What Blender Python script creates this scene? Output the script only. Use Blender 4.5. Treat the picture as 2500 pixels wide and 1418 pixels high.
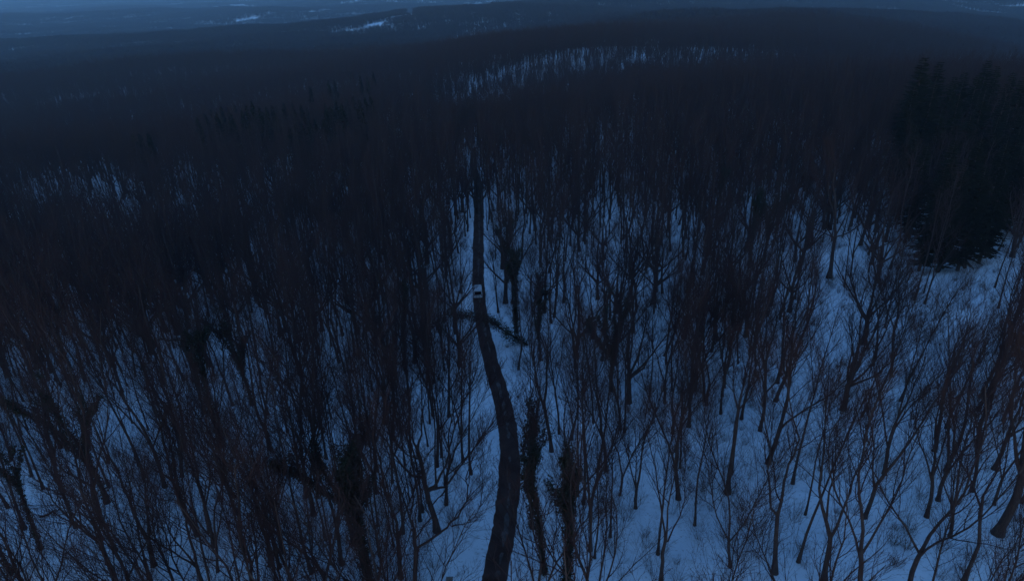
import bpy, bmesh, math, random, time
import numpy as np
from mathutils import Vector, Matrix, Euler
T0 = time.time()
scene = bpy.context.scene
for o in list(bpy.data.objects): bpy.data.objects.remove(o)
COL = scene.collection
R = math.radians
# ------------------------------------------------------------------ camera, sky, sun, exposure
CAM_Z = 64.0
PITCH, ROLL = 25.2, 1.8
FPX = 1600.0                                   # focal length in pixels of the 2500 px wide photograph
cam = bpy.data.cameras.new('camera'); camo = bpy.data.objects.new('camera', cam); COL.objects.link(camo)
cam.sensor_width = 36.0; cam.sensor_fit = 'HORIZONTAL'; cam.lens = 36.0 * FPX / 2500.0
cam.clip_start = 0.5; cam.clip_end = 40000
Rm = Matrix.Rotation(R(90 - PITCH), 4, 'X') @ Matrix.Rotation(R(-ROLL), 4, 'Z')
camo.matrix_world = Matrix.Translation((0, 0, CAM_Z)) @ Rm
scene.camera = camo
world = bpy.data.worlds.new('World'); scene.world = world; world.use_nodes = True
wn = world.node_tree; wn.nodes.clear()
sky = wn.nodes.new('ShaderNodeTexSky'); sky.sky_type = 'NISHITA'; sky.sun_disc = False
sky.sun_elevation = R(14); sky.sun_rotation = R(200); sky.air_density = 1.0; sky.dust_density = 0.3; sky.ozone_density = 3.0
tint = wn.nodes.new('ShaderNodeMix'); tint.data_type = 'RGBA'; tint.blend_type = 'MULTIPLY'; tint.inputs[0].default_value = 1.0
tint.inputs[7].default_value = (0.56, 0.80, 1.0, 1)
bg = wn.nodes.new('ShaderNodeBackground'); bg.inputs[1].default_value = 0.14
wo = wn.nodes.new('ShaderNodeOutputWorld')
wn.links.new(sky.outputs[0], tint.inputs[6]); wn.links.new(tint.outputs[2], bg.inputs[0]); wn.links.new(bg.outputs[0], wo.inputs[0])
sun = bpy.data.lights.new('sun', 'SUN'); sun.energy = 0.06; sun.angle = R(25); sun.color = (0.45, 0.68, 1.0)
suno = bpy.data.objects.new('sun', sun); COL.objects.link(suno)
suno.rotation_euler = (R(50), 0, R(20))
scene.view_settings.view_transform = 'Standard'; scene.view_settings.look = 'None'
scene.view_settings.exposure = 1.08; scene.view_settings.gamma = 1.0
scene.render.engine = 'CYCLES'
scene.cycles.volume_bounces = 0; scene.cycles.max_bounces = 4; scene.cycles.diffuse_bounces = 2

# ------------------------------------------------------------------ pixel <-> place helpers (photo pixels, 2500 wide)
RN = np.array([[Rm[i][j] for j in range(3)] for i in range(3)])
def ray(px, py):
    return RN @ np.array([(px - 1250) / FPX, -(py - 709) / FPX, -1.0])
# ------------------------------------------------------------------ terrain: heights by forward distance and bearing
US = np.array([-1.6, -0.78, -0.53, -0.28, -0.125, -0.05, 0.16, 0.41, 0.78, 1.6])
YS = np.array([10, 50, 75, 103, 136, 200, 300, 400, 480, 560, 640, 700, 900, 1300, 1800, 2500, 3500, 5000, 7000, 9800], float)
ZT = {
 -0.78: [12, 9, 6, 2, -3, -14, -16, -32, -38, -42, -45, -47, -40, -60, -80, -92, -80, -75, -40, 44],
 -0.53: [12, 9, 5, 1, -1, -11, -10, -24, -30, -34, -36, -37, -34, -52, -72, -85, -80, -70, -30, 40],
 -0.28: [11, 8, 4, 1,  0, -6,  -5, -14, -18, -20, -22, -24, -28, -44, -50, -66, -78, -70, -20, 25],
 -0.125: [10, 7, 3.6, .5, 0, 0, -4, -10, -13, -15, -15, -17, -22, -34, -34, -48, -66, -70, -14, 25],
 -0.05: [10, 7, 3.4, .3, 0, 0, -4, -23, -8, -1, -2, -6, -18, -30, -26, -40, -60, -70, -10, 25],
  0.16: [10, 7, 3.4, .3, 0, 1,  2,  -6, -13,  6,   8,   2,  -8, -14,  -6, -20, -50, -60,   0, 25],
  0.41: [11, 8, 5, 2,   1, 3,   4,  -1, -9,  -6,  -2,   0,  -2,  -6, -24, -40, -60, -60, -10, 25],
  0.78: [12, 10, 8, 6,  6, 9,   6, -10, -22, -32, -40, -44, -60, -72, -82, -90, -80, -70, -40, 25]}
TBL = np.array([ZT[-0.78]] + [ZT[u] for u in sorted(ZT)] + [ZT[0.78]], float)
LU = np.linspace(-1.6, 1.6, 161); LY = np.linspace(math.log(10), math.log(9800), 240)
def _interp2():
    A = np.array([np.interp(LY, np.log(YS), row) for row in TBL])
    B = np.array([np.interp(LU, US, A[:, j]) for j in range(A.shape[1])]).T
    k = np.exp(-np.linspace(-2, 2, 9) ** 2); k /= k.sum()
    k2 = np.exp(-np.linspace(-2, 2, 5) ** 2); k2 /= k2.sum()
    B = np.apply_along_axis(lambda v: np.convolve(np.pad(v, 4, 'edge'), k, 'valid'), 0, B)
    B = np.apply_along_axis(lambda v: np.convolve(np.pad(v, 2, 'edge'), k2, 'valid'), 1, B)
    return B
HM = _interp2()
ROADXY = np.zeros((0, 2))
def zbase(X, Y):
    X = np.asarray(X, float); Y = np.asarray(Y, float)
    Yc = np.clip(Y, 10, 9790); u = np.clip(X / np.maximum(Yc, 30), -1.6, 1.6)
    fu = (u + 1.6) / 3.2 * 160; fy = (np.log(Yc) - LY[0]) / (LY[-1] - LY[0]) * 239
    i = np.clip(fu.astype(int), 0, 159); j = np.clip(fy.astype(int), 0, 238)
    a = fu - i; b = fy - j
    return (HM[i, j] * (1 - a) * (1 - b) + HM[i + 1, j] * a * (1 - b) + HM[i, j + 1] * (1 - a) * b + HM[i + 1, j + 1] * a * b)
def poly_dist(X, Y, P):
    d = np.full(np.shape(X), 1e9)
    for k in range(len(P) - 1):
        ax, ay = P[k]; bx, by = P[k + 1]; dx, dy = bx - ax, by - ay
        t = np.clip(((X - ax) * dx + (Y - ay) * dy) / (dx * dx + dy * dy + 1e-9), 0, 1)
        d = np.minimum(d, np.hypot(X - ax - t * dx, Y - ay - t * dy))
    return d
def zfun(X, Y):
    X = np.asarray(X, float); Y = np.asarray(Y, float)
    z = zbase(X, Y)
    n = (0.55 * np.sin(X * .11 + 1.3 * np.sin(Y * .07)) * np.sin(Y * .09 + .7) + 0.22 * np.sin(X * .37 + Y * .21) * np.sin(Y * .33 - X * .12)
         + 0.10 * np.sin(X * .9 + 2 * np.sin(Y * .5)) * np.sin(Y * .83))
    far = np.clip((Y - 250) / 800, 0, 1)
    n2 = 5 * np.sin(X / 83 + 1.7 * np.sin(Y / 140)) * np.sin(Y / 71 + .6) + 7 * np.sin(X / 190 + 2) * np.sin(Y / 230 + X / 400)
    if len(ROADXY):
        w = np.clip((poly_dist(X, Y, ROADXY) - 2.2) / 7, 0, 1)
    else: w = 1.0
    yy = np.clip(Y, 600, 12000); amp = np.clip((Y - 850) / 900, 0, 1) * np.minimum(yy * .008, 20) * np.clip((9000 - Y) / 3000, 0, 1)
    ridge = np.sin(7.5 * np.log(yy) - 2.6 * X / yy + .7 * np.sin(X / 420 + Y / 900)) + .35 * np.sin(17 * np.log(yy) + 5 * X / yy + np.sin(X / 260))
    return z + n * w + far * n2 + amp * ridge
def hit(px, py, h=0.0):
    """place on the ground seen at a photo pixel"""
    d = ray(px, py); t = 20.0 * 1.004 ** np.arange(1600)
    below = CAM_Z + d[2] * t < zfun(d[0] * t, d[1] * t) + h
    i = int(below.argmax()) if below.any() else 1599
    t0, t1 = t[max(i - 1, 0)], t[i]
    for _ in range(3):
        m = np.linspace(t0, t1, 12); k = int((CAM_Z + d[2] * m < zfun(d[0] * m, d[1] * m) + h).argmax()); t0, t1 = m[max(k - 1, 0)], m[max(k, 1)]
    return np.array([d[0] * t1, d[1] * t1, CAM_Z + d[2] * t1])
def at_y(px, py, Y):
    d = ray(px, py); t = Y / d[1]
    return (float(d[0] * t), float(Y), float(CAM_Z + d[2] * t))
def smooth_path(P, n):
    P = np.array(P, float); d = np.r_[0, np.cumsum(np.hypot(*np.diff(P[:, :2], axis=0).T))]
    s = np.linspace(0, d[-1], n); Q = np.array([np.interp(s, d, P[:, k]) for k in range(P.shape[1])]).T
    for _ in range(14):
        Q[1:-1] = (Q[:-2] + 2 * Q[1:-1] + Q[2:]) / 4
    return Q
ROADPX = [(1185, 1500), (1208, 1418), (1226, 1330), (1243, 1200), (1247, 1100), (1234, 1000), (1210, 920), (1190, 850), (1176, 790), (1168, 715),
          (1168, 650), (1168, 570), (1170, 500), (1168, 450), (1156, 410), (1156, 370), (1163, 320), (1170, 270), (1170, 242)]
rp = [hit(*p)[:2] for p in ROADPX]
rp.insert(0, rp[0] + (rp[0] - rp[1]) * 2)
ROAD = smooth_path(rp, 220)
ROADXY = ROAD[::3]
# open strips between the woods, where the snow shows
CLEAR = [([(1125, 240), (1170, 246), (1300, 198), (1430, 162), (1560, 150), (1640, 128), (1700, 135)], 17),
         ([(1700, 160), (1800, 168), (1920, 172)], 28), ([(1140, 462), (1147, 425), (1155, 385)], 6.5),
         ([(-60, 480), (60, 470), (130, 480), (300, 500), (480, 500)], 12), ([(610, 480), (680, 465), (780, 430), (900, 405)], 8),
         ([(150, 275), (330, 262), (480, 245)], 30), ([(1060, 130), (1110, 115), (1150, 102)], 22),
         ([(820, 92), (900, 66), (990, 45), (1060, 28)], 26), ([(-40, 160), (40, 155), (90, 150)], 60),
         ([(745, 35), (800, 27), (822, 22)], 70), ([(598, 52), (618, 52)], 70), ([(585, 16), (622, 20)], 90),
         ([(1130, 12), (1200, 8)], 46), ([(2340, 24), (2400, 38), (2440, 40)], 36), ([(2450, 172), (2520, 165)], 50), ([(1560, 110), (1680, 100)], 14)]
CLEARW = [([hit(*p)[:2] for p in pts], w) for pts, w in CLEAR]
print('terrain', time.time() - T0)

# ------------------------------------------------------------------ materials
def mat(name, rgb, rough=0.85, var=0.0, scale=3.0, rgb2=None, bump=0.0, spec=0.3, coord='Object', metallic=0.0):
    m = bpy.data.materials.new(name); m.use_nodes = True; nt = m.node_tree; b = nt.nodes['Principled BSDF']
    b.inputs['Roughness'].default_value = rough; b.inputs['Specular IOR Level'].default_value = spec; b.inputs['Metallic'].default_value = metallic
    b.inputs['Base Color'].default_value = (*rgb, 1)
    if rgb2 is not None or bump:
        tc = nt.nodes.new('ShaderNodeTexCoord'); nz = nt.nodes.new('ShaderNodeTexNoise'); nz.inputs['Scale'].default_value = scale; nz.inputs['Detail'].default_value = 5
        nt.links.new(tc.outputs[coord], nz.inputs['Vector'])
    if rgb2 is not None:
        cr = nt.nodes.new('ShaderNodeValToRGB'); cr.color_ramp.elements[0].position = .35; cr.color_ramp.elements[1].position = .65
        cr.color_ramp.elements[0].color = (*rgb, 1); cr.color_ramp.elements[1].color = (*rgb2, 1)
        nt.links.new(nz.outputs['Fac'], cr.inputs[0]); nt.links.new(cr.outputs[0], b.inputs['Base Color'])
    if bump:
        bp = nt.nodes.new('ShaderNodeBump'); bp.inputs['Strength'].default_value = bump; bp.inputs['Distance'].default_value = .05
        nt.links.new(nz.outputs['Fac'], bp.inputs['Height']); nt.links.new(bp.outputs[0], b.inputs['Normal'])
    return m
M = {}
M['bark'] = mat('bark', (0.036, 0.018, 0.016), .9, scale=1.5, rgb2=(0.062, 0.036, 0.031), bump=.5)
M['twig'] = mat('twig', (0.045, 0.0215, 0.0205), .9, spec=.05)
M['brush'] = mat('brush', (0.10, 0.065, 0.05), .9, spec=.15)
M['ivy'] = mat('ivy_leaf', (0.014, 0.014, 0.007), .6, scale=2, rgb2=(0.026, 0.024, 0.012), spec=.15)
M['needle'] = mat('spruce_needle', (0.010, 0.008, 0.005), .9, scale=1.2, rgb2=(0.018, 0.014, 0.008), spec=.03)
M['asphalt'] = mat('wet_asphalt', (0.040, 0.017, 0.014), .7, scale=.35, rgb2=(0.078, 0.040, 0.033), bump=.2, spec=.05)
M['slush'] = mat('slush', (0.05, 0.03, 0.026), .7, scale=1.3, rgb2=(0.11, 0.08, 0.075), bump=.4)
def snow_material():
    m = bpy.data.materials.new('snow'); m.use_nodes = True; nt = m.node_tree; b = nt.nodes['Principled BSDF']
    b.inputs['Roughness'].default_value = .8; b.inputs['Specular IOR Level'].default_value = .2
    tc = nt.nodes.new('ShaderNodeTexCoord')
    def noise(s, d, lo, hi):
        n = nt.nodes.new('ShaderNodeTexNoise'); n.inputs['Scale'].default_value = s; n.inputs['Detail'].default_value = d
        nt.links.new(tc.outputs['Object'], n.inputs['Vector'])
        r = nt.nodes.new('ShaderNodeMapRange'); r.inputs[1].default_value = lo; r.inputs[2].default_value = hi
        nt.links.new(n.outputs['Fac'], r.inputs[0]); return n, r.outputs[0]
    n1, f1 = noise(.06, 4, .35, .7); n2, f2 = noise(.9, 6, .52, .82); n3, f3 = noise(3.2, 3, .60, .70)
    def mix(a, bcol, fac, k=1.0):
        x = nt.nodes.new('ShaderNodeMix'); x.data_type = 'RGBA'
        mu = nt.nodes.new('ShaderNodeMath'); mu.operation = 'MULTIPLY'; mu.inputs[1].default_value = k; nt.links.new(fac, mu.inputs[0]); nt.links.new(mu.outputs[0], x.inputs[0])
        if isinstance(a, tuple): x.inputs[6].default_value = (*a, 1)
        else: nt.links.new(a, x.inputs[6])
        x.inputs[7].default_value = (*bcol, 1); return x.outputs[2]
    c = mix((0.80, 0.83, 0.87), (0.62, 0.68, 0.74), f1); c = mix(c, (0.42, 0.42, 0.42), f2, .8); c = mix(c, (0.20, 0.15, 0.13), f3, .5)
    nt.links.new(c, b.inputs['Base Color'])
    bp = nt.nodes.new('ShaderNodeBump'); bp.inputs['Strength'].default_value = .6; bp.inputs['Distance'].default_value = .25
    nt.links.new(n2.outputs['Fac'], bp.inputs['Height']); nt.links.new(bp.outputs[0], b.inputs['Normal'])
    return m
M['snow'] = snow_material()

# ------------------------------------------------------------------ object helpers
def new_mesh(name, V, F, mats, mi=None, smooth=False):
    me = bpy.data.meshes.new(name)
    V = np.asarray(V, np.float32); F = np.asarray(F, np.int32)
    me.vertices.add(len(V)); me.vertices.foreach_set('co', V.ravel())
    k = F.shape[1] if len(F) else 3
    me.loops.add(F.size); me.loops.foreach_set('vertex_index', F.ravel())
    me.polygons.add(len(F)); me.polygons.foreach_set('loop_start', np.arange(0, F.size, k, dtype=np.int32))
    for m in mats: me.materials.append(m)
    if mi is not None: me.polygons.foreach_set('material_index', np.asarray(mi, np.int32))
    if smooth: me.polygons.foreach_set('use_smooth', np.ones(len(F), bool))
    me.update(calc_edges=True); return me
def link(name, data, parent=None, loc=None):
    o = bpy.data.objects.new(name, data); COL.objects.link(o)
    if parent: o.parent = parent
    if loc is not None: o.location = loc
    return o
def tag(o, label=None, cat=None, group=None, kind=None):
    if label: o['label'] = label
    if cat: o['category'] = cat
    if group: o['group'] = group
    if kind: o['kind'] = kind
    return o
class Geo:                                   # triangles gathered from tubes, leaves and blades
    def __init__(s): s.tubes = []; s.V = []; s.F = []; s.n = 0
    def tube(s, pts, rad, sides): s.tubes.append((pts, rad, sides))
    def raw(s, V, F): s.V.append(np.asarray(V, float)); s.F.append(np.asarray(F, int) + s.n); s.n += len(V)
    def bake(s):
        groups = {}
        for p, r, k in s.tubes: groups.setdefault((len(p), k), []).append((p, r))
        for (n, k), L in groups.items():
            P = np.array([a for a, _ in L], float); Rr = np.array([b for _, b in L], float); m = len(L)
            Tn = np.gradient(P, axis=1); Tn /= np.linalg.norm(Tn, axis=2, keepdims=True) + 1e-9
            mean = np.abs(Tn.mean(axis=1)); ax = np.eye(3)[mean.argmin(axis=1)][:, None, :]
            A = np.cross(Tn, np.broadcast_to(ax, Tn.shape)); A /= np.linalg.norm(A, axis=2, keepdims=True) + 1e-9
            B = np.cross(Tn, A); th = np.arange(k) * 2 * math.pi / k
            V = P[:, :, None, :] + Rr[:, :, None, None] * (A[:, :, None, :] * np.cos(th)[None, None, :, None] + B[:, :, None, :] * np.sin(th)[None, None, :, None])
            base = (np.arange(m) * n * k)[:, None, None] + (np.arange(n - 1) * k)[None, :, None]
            i = np.arange(k)[None, None, :]; j = (np.arange(k) + 1)[None, None, :] % k
            a, b, c, d = base + i, base + j, base + j + k, base + i + k
            F = np.concatenate([np.stack([a, b, c], -1).reshape(-1, 3), np.stack([a, c, d], -1).reshape(-1, 3)])
            s.raw(V.reshape(-1, 3), F)
        s.tubes = []
        if not s.V: return np.zeros((0, 3)), np.zeros((0, 3), int)
        V = np.concatenate(s.V); F = np.concatenate(s.F); return V, F
    def mesh(s, name, m, smooth=False):
        V, F = s.bake(); return new_mesh(name, V, F, [m], smooth=smooth)

# ------------------------------------------------------------------ growing bare trees
def vnorm(v):
    l = math.sqrt(v[0] ** 2 + v[1] ** 2 + v[2] ** 2) + 1e-9; return (v[0] / l, v[1] / l, v[2] / l)
def tilt(d, ang, az):
    """turn d away by ang towards bearing az round it"""
    a = (0, 0, 1) if abs(d[2]) < .9 else (1, 0, 0)
    u = vnorm((d[1] * a[2] - d[2] * a[1], d[2] * a[0] - d[0] * a[2], d[0] * a[1] - d[1] * a[0]))
    w = (d[1] * u[2] - d[2] * u[1], d[2] * u[0] - d[0] * u[2], d[0] * u[1] - d[1] * u[0])
    c, s = math.cos(ang), math.sin(ang); ca, sa = math.cos(az), math.sin(az)
    return vnorm(tuple(d[i] * c + (u[i] * ca + w[i] * sa) * s for i in range(3)))
def sides(r): return 8 if r > .14 else 5 if r > .05 else 4 if r > .022 else 3
def limb_pts(rng, p, d, L, n, wob, up):
    pts = [p]
    for i in range(n):
        d = vnorm((d[0] + rng.gauss(0, wob), d[1] + rng.gauss(0, wob), d[2] + rng.gauss(0, wob * .6) + up))
        p = tuple(p[k] + d[k] * L / n for k in range(3)); pts.append(p)
    return pts
def radii(r0, r1, n): return [r0 + (r1 - r0) * (i / n) ** .8 for i in range(n + 1)]
def grow_children(G, rng, pts, rad, L, lvl, sp):
    """side branches along a limb; G = (trunk geo, crown geo)"""
    if lvl > sp['depth']: return
    cnt = sp['n'][lvl]; cnt = int(cnt) + (rng.random() < cnt % 1); az = rng.random() * 6.28; t0 = sp['t0'][lvl]; n = len(pts) - 1
    for c in range(cnt):
        t = t0 + (1 - t0) * (c + rng.random() * .8) / cnt; t = min(t, .98)
        i = min(int(t * n), n - 1); f = t * n - i
        p = tuple(pts[i][k] + (pts[i + 1][k] - pts[i][k]) * f for k in range(3)); r = rad[i] + (rad[i + 1] - rad[i]) * f
        d = vnorm(tuple(pts[i + 1][k] - pts[i][k] for k in range(3)))
        az += 2.4 + rng.gauss(0, .5); ang = R(sp['ang'][lvl] * rng.uniform(.75, 1.25))
        cd = tilt(d, ang, az)
        cl = L * sp['len'][lvl] * (1.15 - .6 * t) * rng.uniform(.7, 1.25)
        cr = min(r * .7, sp['rad'][lvl] * rng.uniform(.7, 1.15)); cr = max(cr, sp['rmin'])
        ns = sp['seg'][lvl]
        cp = limb_pts(rng, p, cd, cl, ns, sp['wob'] * (.8 + .2 * lvl), sp['up'][lvl])
        rr = radii(cr, max(sp['rmin'] * .6, cr * .25), ns)
        G[1].tube(cp, rr, sides(cr))
        grow_children(G, rng, cp, rr, cl, lvl + 1, sp)
def spec(kind, lod):
    s = dict(depth=3, wob=.11, rmin=.0095, up=[0, .13, .13, .10], seg=[8, 6, 4, 3], ang=[0, 29, 27, 26], len=[0, .42, .46, .5], rad=[0, .055, .022, .011], t0=[0, .22, .18, .15], n=[0, 13, 7, 4])
    if kind == 'pole': s.update(n=[0, 26, 6, 3], ang=[0, 32, 28, 26], len=[0, .24, .45, .5], t0=[0, .42, .15, .1], rad=[0, .035, .018, .012], up=[0, .14, .1, .05])
    if kind == 'brushy': s.update(n=[0, 17, 8, 4], ang=[0, 33, 28, 24], len=[0, .36, .5, .55], up=[0, .13, .1, .07])
    if lod == 1:
        s['n'] = [0, s['n'][1] * .8, s['n'][2] * .7, s['n'][3] * .6]; s['rmin'] *= 1.35; s['seg'] = [6, 4, 3, 2]
    if lod == 2:
        s['n'] = [0, s['n'][1] * .8, s['n'][2] * .9, 0]; s['depth'] = 2; s['rmin'] = .035; s['seg'] = [5, 3, 2, 2]
    return s
def bare_tree(seed, kind, lod=0):
    rng = random.Random(seed); Tg, Cg = Geo(), Geo(); G = (Tg, Cg); sp = spec(kind, lod)
    seg = [9, 6, 4][lod]
    def flare(pts, rr):
        rr[0] *= 1.55; return rr
    if kind == 'pole':
        H = rng.uniform(20, 25); r0 = rng.uniform(.11, .2)
        pts = limb_pts(rng, (0, 0, -.4), (rng.gauss(0, .03), rng.gauss(0, .03), 1), H, seg + 2, .035, .03)
        rr = flare(pts, radii(r0, .025, len(pts) - 1)); Tg.tube(pts, rr, 7 if lod < 2 else 4)
        grow_children(G, rng, pts, rr, H, 1, sp)
        if rng.random() < .5:                      # a steep second leader
            i = len(pts) // 2; d = tilt((0, 0, 1), R(rng.uniform(9, 16)), rng.random() * 6.28)
            p2 = limb_pts(rng, pts[i], d, H * .42, seg, .05, .08); r2 = radii(rr[i] * .7, .02, seg); Cg.tube(p2, r2, sides(r2[0])); sp2 = dict(sp); sp2['n'] = [0, 10, sp['n'][2], sp['n'][3]]; sp2['t0'] = [0, .15, .1, .1]; sp2['len'] = [0, .42, .45, .5]
            grow_children(G, rng, p2, r2, H * .42, 1, sp2)
    else:
        th = rng.uniform(3.5, 9) if kind != 'broad' else rng.uniform(5, 7); r0 = rng.uniform(.22, .33) if kind != 'broad' else .45
        if kind == 'brushy': r0 = rng.uniform(.18, .26); th = rng.uniform(4, 11)
        d0 = vnorm((rng.gauss(0, .06), rng.gauss(0, .06), 1)); ts = max(3, seg // 2)
        pts = limb_pts(rng, (0, 0, -.4), d0, th, ts, .05, .02); rr = flare(pts, radii(r0, r0 * .8, ts))
        Tg.tube(pts, rr, 8 if lod < 2 else 5)
        nl = rng.choice([2, 3, 3, 4]) if kind != 'broad' else 6
        az = rng.random() * 6.28; top = pts[-1]; H = rng.uniform(21, 26) if kind != 'broad' else 20
        for k in range(nl):
            lead = k == 0
            a = R(rng.uniform(2, 7) if lead else rng.uniform(10, 24)) if kind != 'broad' else R(8 if lead else rng.uniform(30, 58))
            d = tilt(d0, a, az); az += 6.28 / nl + rng.gauss(0, .4)
            L = (H - th) * (1 if lead else rng.uniform(.7, .98)); st = top if lead else tuple(pts[-1][i] + (pts[-2][i] - pts[-1][i]) * rng.random() * .7 for i in range(3))
            p2 = limb_pts(rng, st, d, L, seg, .10, .05 if kind != 'broad' else .09); r2 = radii(r0 * (.68 if lead else .5), .028, seg)
            (Tg if lod < 2 else Cg).tube(p2, r2, sides(r2[0])); grow_children(G, rng, p2, r2, L, 1, sp)
    return Tg, Cg
def leaf_cloud(geo, rng, centres, n, spread, size):
    """small folded leaves scattered round points"""
    C = np.array(centres, float); idx = rng.integers(0, len(C), n)
    P = C[idx] + rng.normal(0, 1, (n, 3)) * spread
    a = rng.normal(0, 1, (n, 3)); a /= np.linalg.norm(a, axis=1, keepdims=True); b = np.cross(a, rng.normal(0, 1, (n, 3))); b /= np.linalg.norm(b, axis=1, keepdims=True)
    s = size * rng.uniform(.6, 1.4, (n, 1)); V = np.stack([P + a * s, P + b * s * .7, P - a * s * .9, P - b * s * .7], 1).reshape(-1, 3)
    q = np.arange(n)[:, None] * 4
    geo.raw(V, np.concatenate([q + [[0, 1, 2]], q + [[0, 2, 3]]]))
def spruce(seed, lod=0):
    rng = random.Random(seed); Tg, Cg = Geo(), Geo(); H = 30.0
    Tg.tube([(0, 0, -.5), (0, 0, 8), (.1, 0, 18), (0, .1, H)], [.42, .32, .2, .03], 7)
    V = []; F = []
    nw = 44 if lod == 0 else 16
    for w in range(nw):
        t = w / nw; z = 3.0 + (H - 3.6) * t ** .92; rad = (4.6 * (1 - t) ** .75 + .35) * (1.0 if z > 7 else .75)
        for b in range(9 if lod == 0 else 7):
            zz = z; z = zz + rng.uniform(-.9, .9) * (1 - t); az = rng.random() * 6.28; L = rad * rng.uniform(.65, 1.15); droop = rng.uniform(.05, .42) - .35 * t
            d = (math.cos(az), math.sin(az)); nb = 9 if lod == 0 else 4
            for k in range(nb):
                f = .12 + .88 * (k + .5) / nb; px, py, pz = d[0] * L * f, d[1] * L * f, z - droop * L * f * f + .05 * L * f
                for sgn in (-1, 1):
                    wl = (.25 + .95 * (1 - f)) * rng.uniform(.6, 1.2) * (1.0 if lod == 0 else 1.5) * min(1, L / 3); sw = R(rng.uniform(35, 65)) * sgn
                    e = (math.cos(az + sw), math.sin(az + sw)); q = (-e[1], e[0]); ww = (.26 if lod == 0 else .45) * rng.uniform(.7, 1.3); hz = -rng.uniform(.1, .45) * wl
                    i = len(V); V += [(px, py, pz + .05), (px + e[0] * wl * .5 + q[0] * ww, py + e[1] * wl * .5 + q[1] * ww, pz + hz * .3), (px + e[0] * wl, py + e[1] * wl, pz + hz), (px + e[0] * wl * .5 - q[0] * ww, py + e[1] * wl * .5 - q[1] * ww, pz + hz * .7 - .12)]
                    F += [(i, i + 1, i + 2), (i, i + 2, i + 3)]
            if lod == 0: Cg.tube([(0, 0, z), (d[0] * L * .5, d[1] * L * .5, z - droop * L * .25 + .025 * L), (d[0] * L, d[1] * L, z - droop * L + .05 * L)], [.04, .025, .01], 3)
            z = zz
    Cg.raw(V, F); return Tg, Cg

# ------------------------------------------------------------------ the ground
def build_ground():
    t = np.concatenate([np.linspace(math.log(45), math.log(430), 520), np.linspace(math.log(430), math.log(10200), 231)[1:]]); Yv = np.exp(t) - 100
    s = np.linspace(-1.55, 1.55, 520)
    Yg = np.repeat(Yv[:, None], len(s), 1); Xg = s[None, :] * (Yg + 100)
    Z = zfun(Xg, Yg); V = np.stack([Xg, Yg, Z], -1).reshape(-1, 3)
    n, m = Yg.shape; i = (np.arange(n - 1)[:, None] * m + np.arange(m - 1)[None, :]).ravel()
    F = np.stack([i, i + 1, i + m + 1, i + m], 1)
    o = link('ground', new_mesh('ground', V, F, [M['snow']], smooth=True)); tag(o, kind='structure')
build_ground()
def ribbon(name, path, halfs, lift, m, rng, cross=7, kind='structure', off=0.0):
    V = []; d = np.gradient(path, axis=0); d /= np.linalg.norm(d, axis=1, keepdims=True); N = np.stack([d[:, 1], -d[:, 0]], 1)
    jl = jr = 0.0
    for i in range(len(path)):
        jl = jl * .9 + rng.gauss(0, .035); jr = jr * .9 + rng.gauss(0, .035); h = halfs[i] if hasattr(halfs, '__len__') else halfs
        for c in range(cross):
            f = -1 + 2 * c / (cross - 1); w = f * h + off + (jl + rng.gauss(0, .03) if c == 0 else jr + rng.gauss(0, .03) if c == cross - 1 else 0)
            p = path[i] + N[i] * w; V.append((p[0], p[1], float(zbase(p[0], p[1])) + lift * (1 if 0 < c < cross - 1 else .2)))
    F = [(i * cross + c, i * cross + c + 1, (i + 1) * cross + c + 1, (i + 1) * cross + c) for i in range(len(path) - 1) for c in range(cross - 1)]
    o = link(name, new_mesh(name, V, F, [m], smooth=True)); tag(o, kind=kind); return o
fine = np.array([[np.interp(t, np.arange(len(ROAD)), ROAD[:, k]) for k in range(2)] for t in np.linspace(0, len(ROAD) - 1, 900)])
ribbon('road', fine, 1.42, .09, M['asphalt'], random.Random(3))
def slush():
    rng = random.Random(5); V = []; F = []
    d = np.gradient(fine, axis=0); d /= np.linalg.norm(d, axis=1, keepdims=True); N = np.stack([d[:, 1], -d[:, 0]], 1)
    j = 0
    for i in range(2, len(fine) - 1):
        if rng.random() < .012: j = 0
        w = max(0.0, .11 + .10 * math.sin(i * .13 + 2 * math.sin(i * .031)) + .08 * math.sin(i * .41 + 2) + .06 * math.sin(i * .93) + rng.gauss(0, .05)); o = .12 + .12 * math.sin(i * .05) + rng.gauss(0, .04)
        p = fine[i]; q = len(V)
        for s_ in (-1, 1):
            a = p + N[i] * (o + s_ * (w + .02)); V.append((a[0], a[1], float(zbase(a[0], a[1])) + .096))
        if w > .03 and j > 0: F.append((q - 2, q - 1, q + 1, q))
        j = 1 if w > .03 else 0
    o = link('slush_strip', new_mesh('slush_strip', V, F, [M['slush']])); tag(o, kind='structure')
slush()
print('ground', time.time() - T0)

# ------------------------------------------------------------------ tree prototypes
KINDS = ['forked', 'forked', 'brushy', 'forked', 'brushy', 'pole', 'pole', 'pole', 'pole', 'broad', 'brushy', 'pole', 'forked', 'forked', 'pole', 'brushy', 'pole', 'forked']
NEAR = []
for i, k in enumerate(KINDS):
    Tg, Cg = bare_tree(100 + i, k, 0)
    NEAR.append((k, Tg.mesh('trunk', M['bark'], True), Cg.mesh('crown', M['twig'])))
print('near protos', time.time() - T0, [len(c.polygons) for _, t, c in NEAR])
LOD1 = []
for i, k in enumerate(['forked', 'brushy', 'brushy', 'pole', 'pole', 'pole', 'broad', 'forked']):
    Tg, Cg = bare_tree(300 + i, k, 1); LOD1.append((k, Tg.bake(), Cg.bake()))
LOD2 = []
for i, k in enumerate(['forked', 'brushy', 'pole', 'pole', 'brushy', 'pole']):
    Tg, Cg = bare_tree(500 + i, k, 2); LOD2.append((k, Tg.bake(), Cg.bake()))
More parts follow.
